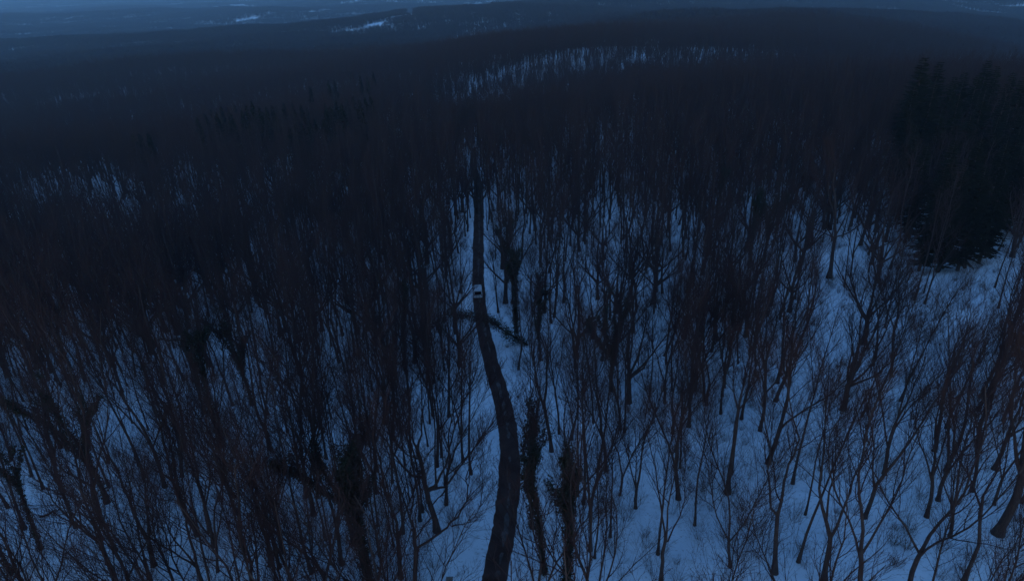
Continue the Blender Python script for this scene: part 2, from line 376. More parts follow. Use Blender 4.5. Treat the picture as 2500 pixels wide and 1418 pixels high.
print('lod protos', time.time() - T0, [len(c[2][1]) for c in LOD1], [len(c[2][1]) for c in LOD2])

def scatter_object(name, protos, mats, pts, idx, rot, scl):
    """ONE object: its mesh holds the prototypes and the loose points, geometry nodes set a prototype on every point.
       protos: list of lists of (V, F, material index)"""
    Vs, Fs, MI, PR = [], [], [], []; n = 0
    for k, parts in enumerate(protos):
        for V, F, mi in parts:
            Vs.append(V); Fs.append(F + n); MI.append(np.full(len(F), mi)); PR.append(np.full(len(V), k)); n += len(V)
    Vs.append(pts); PR.append(np.full(len(pts), -1))
    me = new_mesh(name, np.concatenate(Vs), np.concatenate(Fs), mats, np.concatenate(MI))
    def attr(nm, tp, fld, arr):
        a = me.attributes.new(nm, tp, 'POINT'); a.data.foreach_set(fld, arr.ravel())
    attr('proto', 'INT', 'value', np.concatenate(PR).astype(np.int32))
    full = lambda a, w: np.concatenate([np.zeros((n, w)), np.asarray(a, float).reshape(len(pts), w)]).astype(np.float32)
    attr('pick', 'INT', 'value', np.concatenate([np.zeros(n), idx]).astype(np.int32))
    attr('turn', 'FLOAT_VECTOR', 'vector', full(rot, 3)); attr('size', 'FLOAT_VECTOR', 'vector', full(scl, 3))
    ng = bpy.data.node_groups.new(name, 'GeometryNodeTree')
    ng.interface.new_socket('Geometry', in_out='INPUT', socket_type='NodeSocketGeometry'); ng.interface.new_socket('Geometry', in_out='OUTPUT', socket_type='NodeSocketGeometry')
    gi = ng.nodes.new('NodeGroupInput'); go = ng.nodes.new('NodeGroupOutput')
    def named(nm, tp):
        a = ng.nodes.new('GeometryNodeInputNamedAttribute'); a.data_type = tp; a.inputs[0].default_value = nm; return a.outputs[0]
    pa = named('proto', 'INT')
    def sep(v):
        c = ng.nodes.new('FunctionNodeCompare'); c.data_type = 'INT'; c.operation = 'EQUAL'; ng.links.new(pa, c.inputs[2]); c.inputs[3].default_value = v
        s = ng.nodes.new('GeometryNodeSeparateGeometry'); s.domain = 'POINT'; ng.links.new(gi.outputs[0], s.inputs[0]); ng.links.new(c.outputs[0], s.inputs[1]); return s.outputs[0]
    jn = ng.nodes.new('GeometryNodeJoinGeometry')
    for k in range(len(protos)):
        g2 = ng.nodes.new('GeometryNodeGeometryToInstance'); ng.links.new(sep(k), g2.inputs[0]); ng.links.new(g2.outputs[0], jn.inputs[0])
    io = ng.nodes.new('GeometryNodeInstanceOnPoints'); ng.links.new(sep(-1), io.inputs['Points']); ng.links.new(jn.outputs[0], io.inputs['Instance'])
    io.inputs['Pick Instance'].default_value = True; ng.links.new(named('pick', 'INT'), io.inputs['Instance Index'])
    e = ng.nodes.new('FunctionNodeEulerToRotation'); ng.links.new(named('turn', 'FLOAT_VECTOR'), e.inputs[0]); ng.links.new(e.outputs[0], io.inputs['Rotation'])
    ng.links.new(named('size', 'FLOAT_VECTOR'), io.inputs['Scale']); ng.links.new(io.outputs[0], go.inputs[0])
    o = link(name, me); md = o.modifiers.new('scatter', 'NODES'); md.node_group = ng
    return o

# ------------------------------------------------------------------ where trees stand
rs = np.random.default_rng(11)
def blocked(X, Y, pad=0.0):
    b = poly_dist(X, Y, ROADXY) < np.where(Y > 188, .1, np.where(Y > 165, 2.2, 3.7)) + pad
    for P, w in CLEARW: b |= poly_dist(X, Y, P) < w * .5 + pad
    return b
def jitter_grid(x0, x1, y0, y1, cell):
    gx, gy = np.meshgrid(np.arange(x0, x1, cell), np.arange(y0, y1, cell)); gx = gx.ravel() + rs.uniform(-.46, .46, gx.size) * cell; gy = gy.ravel() + rs.uniform(-.46, .46, gy.size) * cell
    return gx, gy
def pnoise(X, Y, s): return np.sin(X / s + 1.9 * np.sin(Y / s * .8)) * np.sin(Y / s * 1.1 + 1.3 * np.sin(X / s * .7 + 1))
SPRUCE_ZONE = []
# spruces first (their ground keeps other trees out)
spr = [  # photo pixel of the tip, forward distance, width factor
 (2262, 128, 198, 1.15), (2300, 140, 203, 1.0), (2417, 138, 212, .95), (2440, 152, 208, .8), (2478, 168, 196, .9), (2360, 168, 206, .95), (2335, 178, 196, .9), (2392, 174, 200, .9),
 (2505, 178, 190, 1), (2235, 205, 188, .95), (2285, 200, 184, 1), (2345, 225, 180, 1), (2410, 215, 182, 1), (2460, 225, 178, 1), (2228, 262, 178, .85), (2300, 262, 172, .95), (2375, 270, 170, 1), (2440, 280, 168, 1), (2505, 260, 170, 1),
 (2268, 345, 146, .85), (2335, 332, 142, .95), (2400, 328, 144, 1.0), (2462, 335, 142, .95), (2310, 402, 129, .8), (2362, 392, 127, .95), (2412, 398, 126, .95), (2458, 412, 130, .85), (2240, 300, 160, .8), (2500, 348, 147, 1), (2532, 300, 155, 1), (2495, 302, 158, 1), (2560, 360, 146, 1), (2570, 230, 182, 1)]
far_tips = [(478, 280, 'a'), (497, 272, 'a'), (512, 262, 'a'), (525, 268, 'a'), (537, 254, 'a'), (552, 258, 'a'), (571, 253, 'a'), (588, 262, 'a'), (598, 250, 'a'), (612, 241, 'a'), (630, 254, 'a'), (648, 255, 'a'), (662, 252, 'a'), (672, 255, 'a'), (690, 246, 'a'), (711, 245, 'a'), (733, 250, 'a'), (748, 259, 'a'), (590, 275, 'a'), (640, 268, 'a'), (560, 270, 'a'),
            (792, 245, 'b'), (805, 252, 'b'), (818, 240, 'b'), (832, 246, 'b'), (845, 236, 'b'), (860, 230, 'b'), (876, 238, 'b'), (890, 232, 'b'), (903, 231, 'b'), (720, 297, 'c'), (733, 292, 'c'), (752, 290, 'c'), (765, 285, 'c'), (705, 305, 'c'), (788, 285, 'c'),
            (755, 205, 'd'), (800, 192, 'd'), (815, 190, 'd'), (855, 172, 'd'), (878, 180, 'd'), (910, 172, 'd'), (895, 184, 'd'), (320, 322, 'e'), (337, 320, 'e'), (358, 318, 'e')]
SPR = []
for px, py, Y, w in spr:
    x, y, z = at_y(px, py, Y); g = float(zfun(x, y)); h = z - g; SPR.append((x, y, g, h, w * min(1.1, max(.8, h / 30)), 'near', 0))
for px, py, c in far_tips:
    h = {'a': 22, 'b': 24, 'c': 20, 'd': 24, 'e': 20}[c] * random.Random(px).uniform(.85, 1.1)
    p = hit(px, py, h + 3); x, y = p[0], p[1]; g = float(zfun(x, y)); SPR.append((x, y, g, h + 3, .85 * random.Random(py).uniform(.85, 1.2), 'far', c))
print('spruce heights', [round(s[3]) for s in SPR], [round(s[1]) for s in SPR if s[5] == 'far'])

TREES = []      # x, y, kind wish, weight
gx, gy = jitter_grid(-330, 330, 18, 330, 3.6)
u = gx / (gy + 20)
roadx = np.interp(gy, ROAD[:, 1], ROAD[:, 0]); left = gx < roadx
dens = np.where(left, .68, .39) + .26 * pnoise(gx, gy, 17) + np.where(left & (gy > 120), .12, 0) + np.where(~left & (gx > 70) & (gy > 90), .22, 0) + np.where(~left & (gy > 135), .16, 0) + np.where(~left & (gy > 185), .22, 0) - np.where((gx / gy > .55) & (gy > 92) & (gy < 126), .42, 0) + np.where((gx > 22) & (gy < 80), .10, 0) - np.where(left & (gy < 95), .04, 0) - np.where((gx > 42) & (gy < 75), .12, 0)
keep = (np.abs(u) < 1.0) & ~blocked(gx, gy) & (rs.random(gx.size) < dens)
# no trunk may stand close in front of the lens or on the spruces
for x, y, g, h, w, k, c in SPR: keep &= np.hypot(gx - x, gy - y) > (5.8 if k == 'near' else 3.5) * w
gx, gy, left = gx[keep], gy[keep], left[keep]
HERO_XY = []
print('trees < 330 m', len(gx))
# ------------------------------------------------------------------ single trees traced where they stand
def empty_tree(name, loc, rz=0.0, s=1.0):
    o = bpy.data.objects.new(name, None); COL.objects.link(o); o.location = loc; o.rotation_euler = (0, 0, rz); o.scale = (s, s, s); o.empty_display_size = 1.0; return o
def traced_tree(seed, base, limbs, r, label, depth=3, n=(0, 9, 6, 4), ivy=None):
    """limbs: photo-pixel polylines from the base upward, standing in real depth at the base's distance"""
    rng = random.Random(seed); Tg, Cg = Geo(), Geo(); b = hit(*base); B = (b[0], b[1], float(zfun(b[0], b[1])))
    HERO_XY.append((B[0], B[1])); cents = []
    for k, (pl, r0, r1, lean) in enumerate(limbs):
        P = [at_y(x, y, B[1] + lean[0] + (lean[1] - lean[0]) * i / (len(pl) - 1)) for i, (x, y) in enumerate(pl)]
        P = [tuple(p[j] - B[j] for j in range(3)) for p in P]
        Q = [P[0]]
        for i in range(len(P) - 1):
            for f in (.5, 1): Q.append(tuple(P[i][j] + (P[i + 1][j] - P[i][j]) * f + (rng.gauss(0, .07) if f < 1 else 0) for j in range(3)))
        rr = radii(r0 * r, r1 * r, len(Q) - 1)
        if k == 0: Q[0] = (Q[0][0], Q[0][1], -.4); rr[0] *= 1.6
        (Tg if r0 * r > .1 else Cg).tube(Q, rr, 8 if r0 * r > .1 else 5)
        L = sum(math.dist(Q[i], Q[i + 1]) for i in range(len(Q) - 1))
        sp = spec('forked', 0); sp['n'] = list(n); sp['t0'] = [0, .35 if k else .8, .18, .15]; sp['len'] = [0, .42 if L > 5 else .6, .46, .5]
        if k: grow_children((Tg, Cg), rng, Q, rr, L, 1, sp)
        cents += Q
        # the limb ends run on into a fan of shoots
        if k:
            d = vnorm(tuple(Q[-1][j] - Q[-2][j] for j in range(3)))
            for q in range(3):
                L2 = rng.uniform(3.5, 6.5); p2 = limb_pts(rng, Q[-1], tilt(d, R(rng.uniform(5, 22)), rng.random() * 6.28), L2, 5, .09, .09); r2 = radii(max(rr[-1] * .8, .03), .012, 5)
                Cg.tube(p2, r2, 4); sp['t0'] = [0, .1, .15, .15]; sp['len'] = [0, .45, .46, .5]; grow_children((Tg, Cg), rng, p2, r2, L2, 1, sp)
    e = empty_tree('bare_tree', B); tag(e, label, 'tree')
    link('trunk', Tg.mesh('trunk', M['bark'], True), e); link('crown', Cg.mesh('crown', M['twig']), e)
    if ivy:
        g = Geo(); nr = np.random.default_rng(seed); C = np.array([c for c in cents if c[2] < ivy]); leaf_cloud(g, nr, C, 1500, .45, .12); link('ivy', g.mesh('ivy', M['ivy']), e)
    return e
traced_tree(1, (1068, 1298), [([(1068, 1300), (1052, 1236), (1043, 1203), (1034, 1156), (1026, 1119), (1019, 1097)], 1, .55, (0, 0)),
    ([(1042, 1201), (1062, 1193), (1088, 1188), (1121, 1141), (1151, 1105), (1169, 1072), (1190, 1054)], .5, .12, (0, 2.5)), ([(1041, 1196), (1068, 1176), (1088, 1137), (1098, 1090), (1110, 1040), (1130, 990)], .5, .12, (0, -1.5)),
    ([(1051, 1234), (1070, 1214), (1085, 1199), (1092, 1170)], .25, .1, (0, 1)), ([(1035, 1166), (1004, 1159), (960, 1104), (924, 1053), (898, 1010)], .45, .12, (0, -1)),
    ([(1027, 1122), (998, 1112), (972, 1090), (955, 1050)], .3, .1, (0, 2)), ([(1019, 1097), (1030, 1060), (1028, 1020), (1040, 960)], .4, .1, (0, 1)), ([(1019, 1097), (1008, 1075), (1006, 1030), (990, 980)], .4, .1, (0, -1))],
    .36, 'thick gnarled bare tree with crooked limbs on the open snow left of the road bend')
traced_tree(2, (1010, 1470), [([(1008, 1480), (1013, 1400), (1016, 1338), (1011, 1318)], 1, .7, (0, 0)),
    ([(1017, 1338), (1056, 1313), (1092, 1287), (1118, 1262), (1140, 1221), (1142, 1185), (1138, 1163), (1151, 1126)], .5, .14, (0, 2)), ([(1103, 1284), (1118, 1280), (1147, 1273), (1173, 1236)], .28, .1, (.8, 1.6)),
    ([(1011, 1316), (1001, 1265), (986, 1221), (961, 1137), (946, 1075)], .55, .14, (0, -1.5)), ([(1013, 1316), (1034, 1284), (1052, 1265), (1040, 1240), (1032, 1200)], .3, .1, (0, 1)), ([(1001, 1265), (1010, 1220), (998, 1170), (1004, 1110)], .35, .1, (0, 1))],
    .27, 'bare tree sending one long low limb right over the bottom snow strip')
traced_tree(3, (1089, 1232), [([(1089, 1232), (1090, 1163), (1100, 1112)], 1, .7, (0, 0)), ([(1092, 1150), (1110, 1100), (1135, 1050), (1160, 1005), (1185, 960)], .6, .15, (0, 2)), ([(1098, 1120), (1095, 1060), (1110, 990), (1130, 930)], .6, .15, (0, -1)),
    ([(1091, 1160), (1125, 1130), (1165, 1085), (1200, 1035)], .4, .12, (0, 1)), ([(1098, 1110), (1080, 1050), (1075, 990)], .4, .12, (0, 1))],
    .2, 'slim bare tree fanning right towards the road behind the gnarled tree')
traced_tree(4, (1892, 1398), [([(1892, 1400), (1894, 1320), (1898, 1258)], 1, .75, (0, 0)), ([(1898, 1260), (1882, 1240), (1880, 1192), (1874, 1148), (1880, 1092), (1868, 1040), (1860, 980)], .55, .15, (0, 1.5)),
    ([(1899, 1256), (1912, 1196), (1920, 1156), (1940, 1108), (1952, 1072), (1936, 1020), (1924, 940)], .62, .15, (0, -1)), ([(1905, 1222), (1892, 1190), (1890, 1148), (1882, 1100), (1884, 1050)], .3, .1, (0, 2))],
    .27, 'bare tree splitting into two snaking limbs on clear snow, bottom right')
traced_tree(5, (1614, 1425), [([(1614, 1425), (1618, 1370), (1624, 1322)], 1, .75, (0, 0)), ([(1623, 1324), (1620, 1280), (1614, 1232), (1600, 1140), (1580, 1060)], .55, .14, (0, 1)), ([(1626, 1322), (1630, 1240), (1648, 1160), (1640, 1080)], .5, .14, (0, -1)),
    ([(1630, 1322), (1660, 1260), (1674, 1212), (1670, 1160)], .4, .12, (0, 2))], .22, 'three-stemmed bare tree like a trident at the bottom edge right of the road')
traced_tree(6, (2024, 678), [([(2024, 680), (2032, 624), (2040, 572), (2040, 520), (2034, 450)], 1, .35, (0, 0)), ([(2036, 582), (2016, 552), (2012, 508), (2000, 460)], .35, .1, (0, 2)), ([(2042, 578), (2072, 568), (2100, 548), (2114, 530)], .35, .1, (0, -2)),
    ([(2042, 572), (2068, 520), (2080, 472)], .35, .1, (0, 3)), ([(2040, 545), (2025, 490), (2022, 430)], .3, .1, (0, -2)), ([(2034, 450), (2040, 420), (2035, 385)], .3, .1, (0, 0)), ([(2036, 580), (1990, 560), (1965, 525)], .3, .1, (0, 1))],
    .5, 'stout upright bare tree with a fan crown left of the spruces', n=(0, 10, 7, 4))
traced_tree(7, (2434, 1303), [([(2434, 1306), (2458, 1262), (2482, 1212), (2494, 1160), (2504, 1080)], 1, .6, (0, -1)), ([(2494, 1160), (2480, 1100), (2470, 1020), (2478, 930)], .5, .12, (-1, 1)), ([(2504, 1080), (2512, 1000), (2500, 900)], .6, .12, (-1, -2)), ([(2498, 1130), (2530, 1060), (2550, 980)], .5, .12, (-1, -3))],
    .48, 'massive bare trunk with flared foot leaning out of the right edge')
traced_tree(8, (2012, 1420), [([(2012, 1425), (2018, 1370), (2028, 1306)], 1, .7, (0, 0)), ([(2026, 1308), (2008, 1240), (2000, 1192), (2012, 1100), (2016, 980)], .7, .15, (0, 1)), ([(2030, 1308), (2052, 1260), (2076, 1200), (2092, 1148), (2120, 1080)], .5, .12, (0, -1)), ([(2018, 1268), (2024, 1200), (2040, 1140), (2042, 1060)], .4, .12, (0, 2))],
    .3, 'bare tree forking in a wide V at the bottom, right of the snaking-limbed tree')
traced_tree(9, (1776, 1204), [([(1776, 1206), (1785, 1130), (1796, 1040), (1804, 992)], 1, .6, (0, 0)), ([(1804, 992), (1816, 940), (1828, 890)], .5, .15, (0, 1)), ([(1802, 1000), (1790, 950), (1792, 890)], .4, .12, (0, -1)), ([(1803, 1002), (1830, 970), (1845, 930)], .35, .12, (0, 1))],
    .3, 'tall straight bare trunk leaning slightly right, foot on open snow mid right')
traced_tree(10, (2380, 1418), [([(2345, 1440), (2390, 1330), (2400, 1210)], 1, .6, (0, 0)), ([(2400, 1210), (2440, 1140), (2450, 1060)], .5, .12, (0, 1)), ([(2395, 1240), (2370, 1170), (2340, 1120), (2330, 1060)], .5, .12, (0, -1))],
    .2, 'leaning bare tree with curved stem in the bottom right corner')
# boles whose feet are plain to see in the snow: proto index, pixel of the foot
FEET = [(1515, 1050, 1), (1640, 955, 7), (1682, 1042, 0), (1696, 1282, 7), (1855, 1052, 1), (1552, 1240, 0), (1606, 1352, 6), (1966, 1256, 5), (2255, 715, 5), (1832, 802, 6), (1946, 595, 5), (2061, 700, 7), (1906, 556, 6), (2262, 1262, 1),
        (2282, 1102, 3), (2112, 1076, 6), (2166, 1102, 8), (1440, 1345, 6), (1452, 1362, 7), (1490, 1310, 8), (1410, 1210, 5), (1424, 1230, 6), (1524, 1055, 8), (1660, 1142, 5), (1760, 1010, 6), (1786, 1158, 5), (1700, 955, 0), (1590, 560, 6),
        (240, 850, 6), (150, 945, 7), (150, 1035, 8), (830, 1240, 11), (1025, 1272, 6), (760, 1398, 6), (796, 1318, 7), (810, 1345, 5), (1032, 1250, 7), (430, 735, 6), (700, 770, 8), (1250, 720, 5), (1405, 900, 3), (1470, 880, 10), (2110, 840, 9), (1935, 1180, 6),
        (2160, 800, 4), (1940, 870, 3), (1970, 780, 4), (1790, 760, 2), (1730, 720, 4), (1845, 690, 2), (1480, 1150, 1), (1690, 870, 3), (1330, 700, 1), (1300, 760, 2), (1100, 740, 4), (1075, 720, 8), (1060, 660, 4), (1130, 450, 6), (1147, 432, 7), (1152, 415, 8), (1136, 470, 5)]
PLACED = []
for px, py, k in FEET:
    b = hit(px, py); PLACED.append((float(b[0]), float(b[1]), k, True)); HERO_XY.append((b[0], b[1]))

# ------------------------------------------------------------------ ivy-covered trees
def ivy_proto(seed, kind, top, thick, n, branchy):
    Tg, Cg = bare_tree(seed, kind, 0); nr = np.random.default_rng(seed); C = []
    rr_ = random.Random(seed)
    for p, r, k in [t for t in Tg.tubes if t[1][0] > .08] + [t for t in Cg.tubes if t[1][0] > .026 and t[0][0][2] < top + 3 and rr_.random() < (.5 if branchy else .22)]:
        for i in range(len(p) - 1):
            for f in np.linspace(0, 1, 14 if r[0] > .08 else 3):
                z = p[i][2] + (p[i + 1][2] - p[i][2]) * f
                if z < top + (2.5 if r[0] < .08 else 0): C.append([p[i][j] + (p[i + 1][j] - p[i][j]) * f for j in range(3)])
    g = Geo(); C = np.array(C); C += nr.normal(0, thick * .12, C.shape) * [1, 1, .6]
    leaf_cloud(g, nr, C, int(n * 1.8), thick * .27, .12)
    return (kind, Tg.mesh('trunk', M['bark'], True), Cg.mesh('crown', M['twig']), g.mesh('ivy', M['ivy']))
IVYP = [ivy_proto(701, 'pole', 15, .75, 3200, False), ivy_proto(702, 'forked', 17, .9, 5200, False), ivy_proto(703, 'pole', 11, .5, 1800, False), ivy_proto(709, 'pole', 17, 1.0, 6500, False), ivy_proto(705, 'brushy', 14, .8, 3600, False)]
IVY = [((262, 1228), 1, 'thick dark ivy-clad trunk leaning left in the lower left wood'), ((100, 1340), 2, 'spiky ivy-clad trunk on open snow near the left edge'), ((30, 1400), 2, 'ivy-clad trunk nearest the bottom left corner'),
       ((545, 1092), 0, 'ivy-clad trunk in mid left wood above the dark fallen bough'), ((615, 990), 1, 'bulky ivy-wrapped tree standing left of centre'), ((905, 1455), 3, 'big ivy-smothered twin tree at the bottom, left of the snow strip'),
       ((868, 1330), 1, 'ivy-smothered tree directly behind the big twin ivy tree'), ((1385, 1450), 3, 'broad ivy-covered tree with leafy side bough at the bottom, right of the road'), ((1330, 1400), 0, 'narrow ivy-covered stem between the road and the broad ivy tree'),
       ((1300, 1290), 4, 'ivy-topped tree leaning over the right verge below the bend'), ((1262, 812), 3, 'leaning ivy-wrapped tree beside the road opposite the van'), ((1238, 690), 1, 'dark ivy-wrapped tree on the right verge just beyond the van'),
       ((1495, 955), 1, 'tall ivy-dark tree in the middle of the wood right of the van'), ((988, 905), 0, 'ivy-clad trunk left of the van, standing farther from the road'), ((1062, 935), 4, 'black ivy-clad tree on the left verge where the arching bough crosses'),
       ((1085, 905), 2, 'ivy-thick tree leaning at the left road edge below the arching bough'), ((1828, 655), 3, 'darkest bushy ivy tree far up the right wood'), ((1862, 640), 1, 'ivy tree pressed against the darkest bushy one on its right'), ((1745, 560), 0, 'ivy-dark crown left of the darkest bushy tree'),
       ((500, 1010), 2, 'thin ivy-clad stem among poles in the left wood'), ((1320, 880), 4, 'ivy-grown tree right of the road, near the fallen snow-free thicket')]
for (px, py), k, lab in IVY:
    b = hit(px, py); z = float(zfun(b[0], b[1])); rng = random.Random(px); HERO_XY.append((b[0], b[1])); HERO_XY.append((b[0] + 1, b[1]))
    e = empty_tree('ivy_tree', (b[0], b[1], z), rng.random() * 6.28, rng.uniform(.88, 1.05)); tag(e, lab, 'tree'); kd, t, c, iv = IVYP[k]
    if px in (1262, 1238, 1300, 1320): e.rotation_euler = (0, R({1262: -1, 1238: -3, 1300: 3, 1320: 2}[px]), 0)
    if px in (1062, 1085): e.rotation_euler = (0, R(-4), 0); e.scale = (.7, .7, .82)
    link('trunk', t, e); link('crown', c, e); link('ivy', iv, e)
# ivy-clad tree leaning across the road below the van
def leaning_ivy_tree():
    b = hit(1288, 842); B = np.array([b[0], b[1], float(zfun(b[0], b[1]))]); HERO_XY.append((b[0], b[1])); rng = random.Random(8)
    pl = [(1288, 842), (1262, 826), (1238, 812), (1210, 792), (1185, 778), (1150, 772), (1115, 768), (1092, 762)]
    P = [tuple(np.array(at_y(x, y, B[1] - .12 * i)) - B) for i, (x, y) in enumerate(pl)]; rr = radii(.26, .07, len(P) - 1)
    e = empty_tree('leaning_ivy_tree', tuple(B)); tag(e, 'ivy-shrouded tree bowed right across the road just below the van', 'tree')
    Tg, Cg = Geo(), Geo(); Tg.tube(P, rr, 8); sp = spec('forked', 0); sp['n'] = [0, 12, 6, 4]; sp['len'] = [0, .16, .5, .5]; sp['t0'][1] = .2; grow_children((Tg, Cg), rng, P, rr, 24, 1, sp)
    link('trunk', Tg.mesh('trunk', M['bark'], True), e); link('crown', Cg.mesh('crown', M['twig']), e)
    nr = np.random.default_rng(8); C = []
    for i in range(len(P) - 1):
        for f in np.linspace(0, 1, 8): C.append([P[i][j] + (P[i + 1][j] - P[i][j]) * f for j in range(3)])
    C = np.array(C); C += nr.normal(0, .25, C.shape); g = Geo(); leaf_cloud(g, nr, C, 6500, .55, .12); link('ivy', g.mesh('ivy', M['ivy']), e)
leaning_ivy_tree()
print('heroes', time.time() - T0)

# ------------------------------------------------------------------ the wood: 300 trees one by one, the rest as stuff
HX = np.array(HERO_XY)
dmin = np.full(gx.size, 1e9)
for hx, hy in HERO_XY: dmin = np.minimum(dmin, np.hypot(gx - hx, gy - hy))
k_ = dmin > 2.4; gx, gy, left = gx[k_], gy[k_], left[k_]
def project(x, y, z):
    v = RN.T @ np.array([x, y, z - CAM_Z]); return 1250 + FPX * v[0] / -v[2], 709 - FPX * v[1] / -v[2], -v[2]
kinds_left = [5, 6, 7, 8, 11, 14, 16, 6, 1, 4, 10, 15, 13]; kinds_right = [0, 1, 2, 3, 4, 10, 12, 13, 15, 17, 14, 7, 16]
rng = random.Random(77)
cand = []; RPX = [p[0] for p in ROADPX[::-1]]; RPY = [p[1] for p in ROADPX[::-1]]
for x, y, l in zip(gx, gy, left):
    k = rng.choice(kinds_left if l else kinds_right)
    if not l and x > 70 and y > 75: k = rng.choice([5, 6, 7, 8, 4, 11])
    if rng.random() < .012: k = 9
    z = float(zfun(x, y)); p = project(x, y, z + 13); vis = -60 < p[0] < 2560 and p[1] > -60 and p[1] < 1480 and p[2] > 0
    # crowns do not hang between the lens and the road
    bad = False
    for hh in (9, 13, 17, 21):
        q = project(x, y, z + hh)
        if 540 < q[1] < 1400:
            wpx = (1.4 if hh in (9, 21) else 2.1) * FPX / q[2]; rxp = float(np.interp(q[1], RPY, RPX)); bad |= abs(q[0] - rxp) < wpx + (26 if 640 < q[1] < 760 else 4)
    for hpx, hpy, hr, hY in ((2030, 610, 34, 150), (2036, 540, 40, 150), (1893, 1330, 26, 62), (1885, 1200, 30, 62), (1060, 1240, 26, 66), (1090, 1130, 40, 66), (1014, 1370, 22, 56), (1100, 1285, 30, 56), (2450, 1270, 30, 62), (1785, 1140, 16, 72), (1625, 1330, 20, 58), (1100, 1310, 50, 60)):
        if y < hY: bad |= any(math.hypot(q[0] - hpx, q[1] - hpy) < hr + .9 * FPX / q[2] for q in (project(x, y, z + hh) for hh in (1, 5, 9, 12, 15, 18, 21)))
    if y < 155 and x > 60:
        bad |= any(2235 < q[0] < 2475 and 200 < q[1] < 530 for q in (project(x, y, z + hh) for hh in (15, 18, 21, 24))) and rng.random() < .8
    if bad: continue
    cand.append((x, y, z, k, vis, p[2]))
fixed = [(x, y, float(zfun(x, y)), k, True, 0) for x, y, k, _ in PLACED]
cand.sort(key=lambda c: (not c[4], c[5]))
near = fixed + [c for c in cand if c[4]][:300 - len(fixed) - 10]
ns = set(id(c) for c in near); rest = [c for c in cand if id(c) not in ns]
KN = {'forked': 'low-forking bare tree', 'brushy': 'brush-topped bare tree', 'pole': 'slender pole-like bare tree', 'broad': 'broad spreading bare tree'}
LM = [((1068, 1200), 'gnarled tree left of the bend'), ((1012, 1380), 'long-limbed tree at the bottom'), ((1089, 1180), 'slim fanning tree'), ((1896, 1300), 'snaking-limbed tree'), ((1622, 1340), 'trident-stemmed tree'), ((2032, 620), 'stout tree beside the spruces'),
      ((2450, 1270), 'massive leaning trunk'), ((2024, 1330), 'wide V tree'), ((1785, 1130), 'tall straight trunk mid right'), ((2390, 1330), 'curved corner tree'), ((230, 1080), 'thick leaning ivy trunk'), ((90, 1250), 'spiky ivy trunk at left'),
      ((520, 1020), 'ivy trunk above the fallen bough'), ((610, 900), 'bulky ivy tree left of centre'), ((890, 1280), 'big twin ivy tree'), ((1385, 1300), 'broad ivy tree at the bottom'), ((1300, 1180), 'ivy tree on the right verge'), ((1190, 780), 'arching ivy tree'), ((1165, 712), 'white van'),
      ((1495, 860), 'tall ivy tree mid wood'), ((1100, 850), 'black ivy trees at left verge'), ((1840, 500), 'darkest bushy ivy tree'), ((2350, 500), 'spruce clump'), ((1247, 1100), 'road bend'), ((435, 830), 'level fallen bough'), ((1740, 480), 'ivy-dark crown'), ((125, 1255), 'fallen bough near the left edge'),
      ((700, 1200), 'dark thicket at lower left centre'), ((350, 1350), 'gap at the bottom left'), ((2250, 950), 'sapling stand below the spruces'), ((1550, 1080), 'paired dark boles right of the bend'), ((200, 850), 'snow gap high on the left')]
ORD = ['nearest', 'second', 'third', 'fourth', 'fifth', 'sixth', 'seventh', 'eighth', 'ninth', 'tenth', 'eleventh', 'twelfth', 'thirteenth', 'fourteenth', 'fifteenth', 'sixteenth', 'seventeenth', 'eighteenth', 'nineteenth', 'twentieth']
_lab = {}; _b = {}
for n_, (x, y, z, k, v, dd) in enumerate(near):
    px, py, _ = project(x, y, z + 4); d_, (lx, ly), nm = min((math.hypot(px - q[0][0], (py - q[0][1])), q[0], q[1]) for q in LM)
    dr = ('left of' if px < lx else 'right of') if abs(px - lx) > abs(py - ly) * .8 else ('behind' if py < ly else 'in front of')
    _b.setdefault((NEAR[k][0], dr, nm), []).append((d_, n_))
for (kd, dr, nm), L in _b.items():
    for q, (d_, n_) in enumerate(sorted(L)): _lab[n_] = ('%s, %s one %s the %s' % (KN[kd], ORD[min(q, 19)], dr, nm) if len(L) > 1 else '%s %s the %s' % (KN[kd], dr, nm), 'bare trees around the ' + nm)
for n_, (x, y, z, k, v, dd) in enumerate(near):
    kind, tm, cm = NEAR[k]; s = rng.uniform(.82, 1.1)
    e = empty_tree('bare_tree', (x, y, z - .05), rng.random() * 6.283, s); e.rotation_euler = (R(rng.gauss(0, 1.6)), R(rng.gauss(0, 1.6)), rng.random() * 6.283)
    lb, gr = _lab[n_]; tag(e, lb, 'tree', gr)
    t = bpy.data.objects.new('trunk', tm); c = bpy.data.objects.new('crown', cm)
    for q in (t, c): q.parent = e; COL.objects.link(q)
# the wood behind
i1 = [i for i, p in enumerate(LOD1)]
pole1 = [3, 4, 5, 1]; fork1 = [0, 1, 2, 7, 2, 6]
P1, I1 = [], []
for x, y, z, k, v, dd in rest:
    P1.append((x, y, z - .1)); lft = x < float(np.interp(y, ROAD[:, 1], ROAD[:, 0])); I1.append(rng.choice(pole1 if (lft or (x > 70)) else fork1 + [3]))
def rs_args(n, lo, hi, tiltd=1.6):
    rot = np.stack([rs.normal(0, R(tiltd), n), rs.normal(0, R(tiltd), n), rs.uniform(0, 6.283, n)], 1); s = rs.uniform(lo, hi, n); return rot, np.stack([s, s, s * rs.uniform(.92, 1.08, n)], 1)
rot, scl = rs_args(len(P1), .8, 1.1)
o = scatter_object('bare_trees', [[(*t, 0), (*c, 1)] for _, t, c in LOD1], [M['bark'], M['twig']], np.array(P1), np.array(I1), rot, scl); tag(o, 'mass of bare leafless trees filling the wood behind the nearer ones', 'trees', kind='stuff')
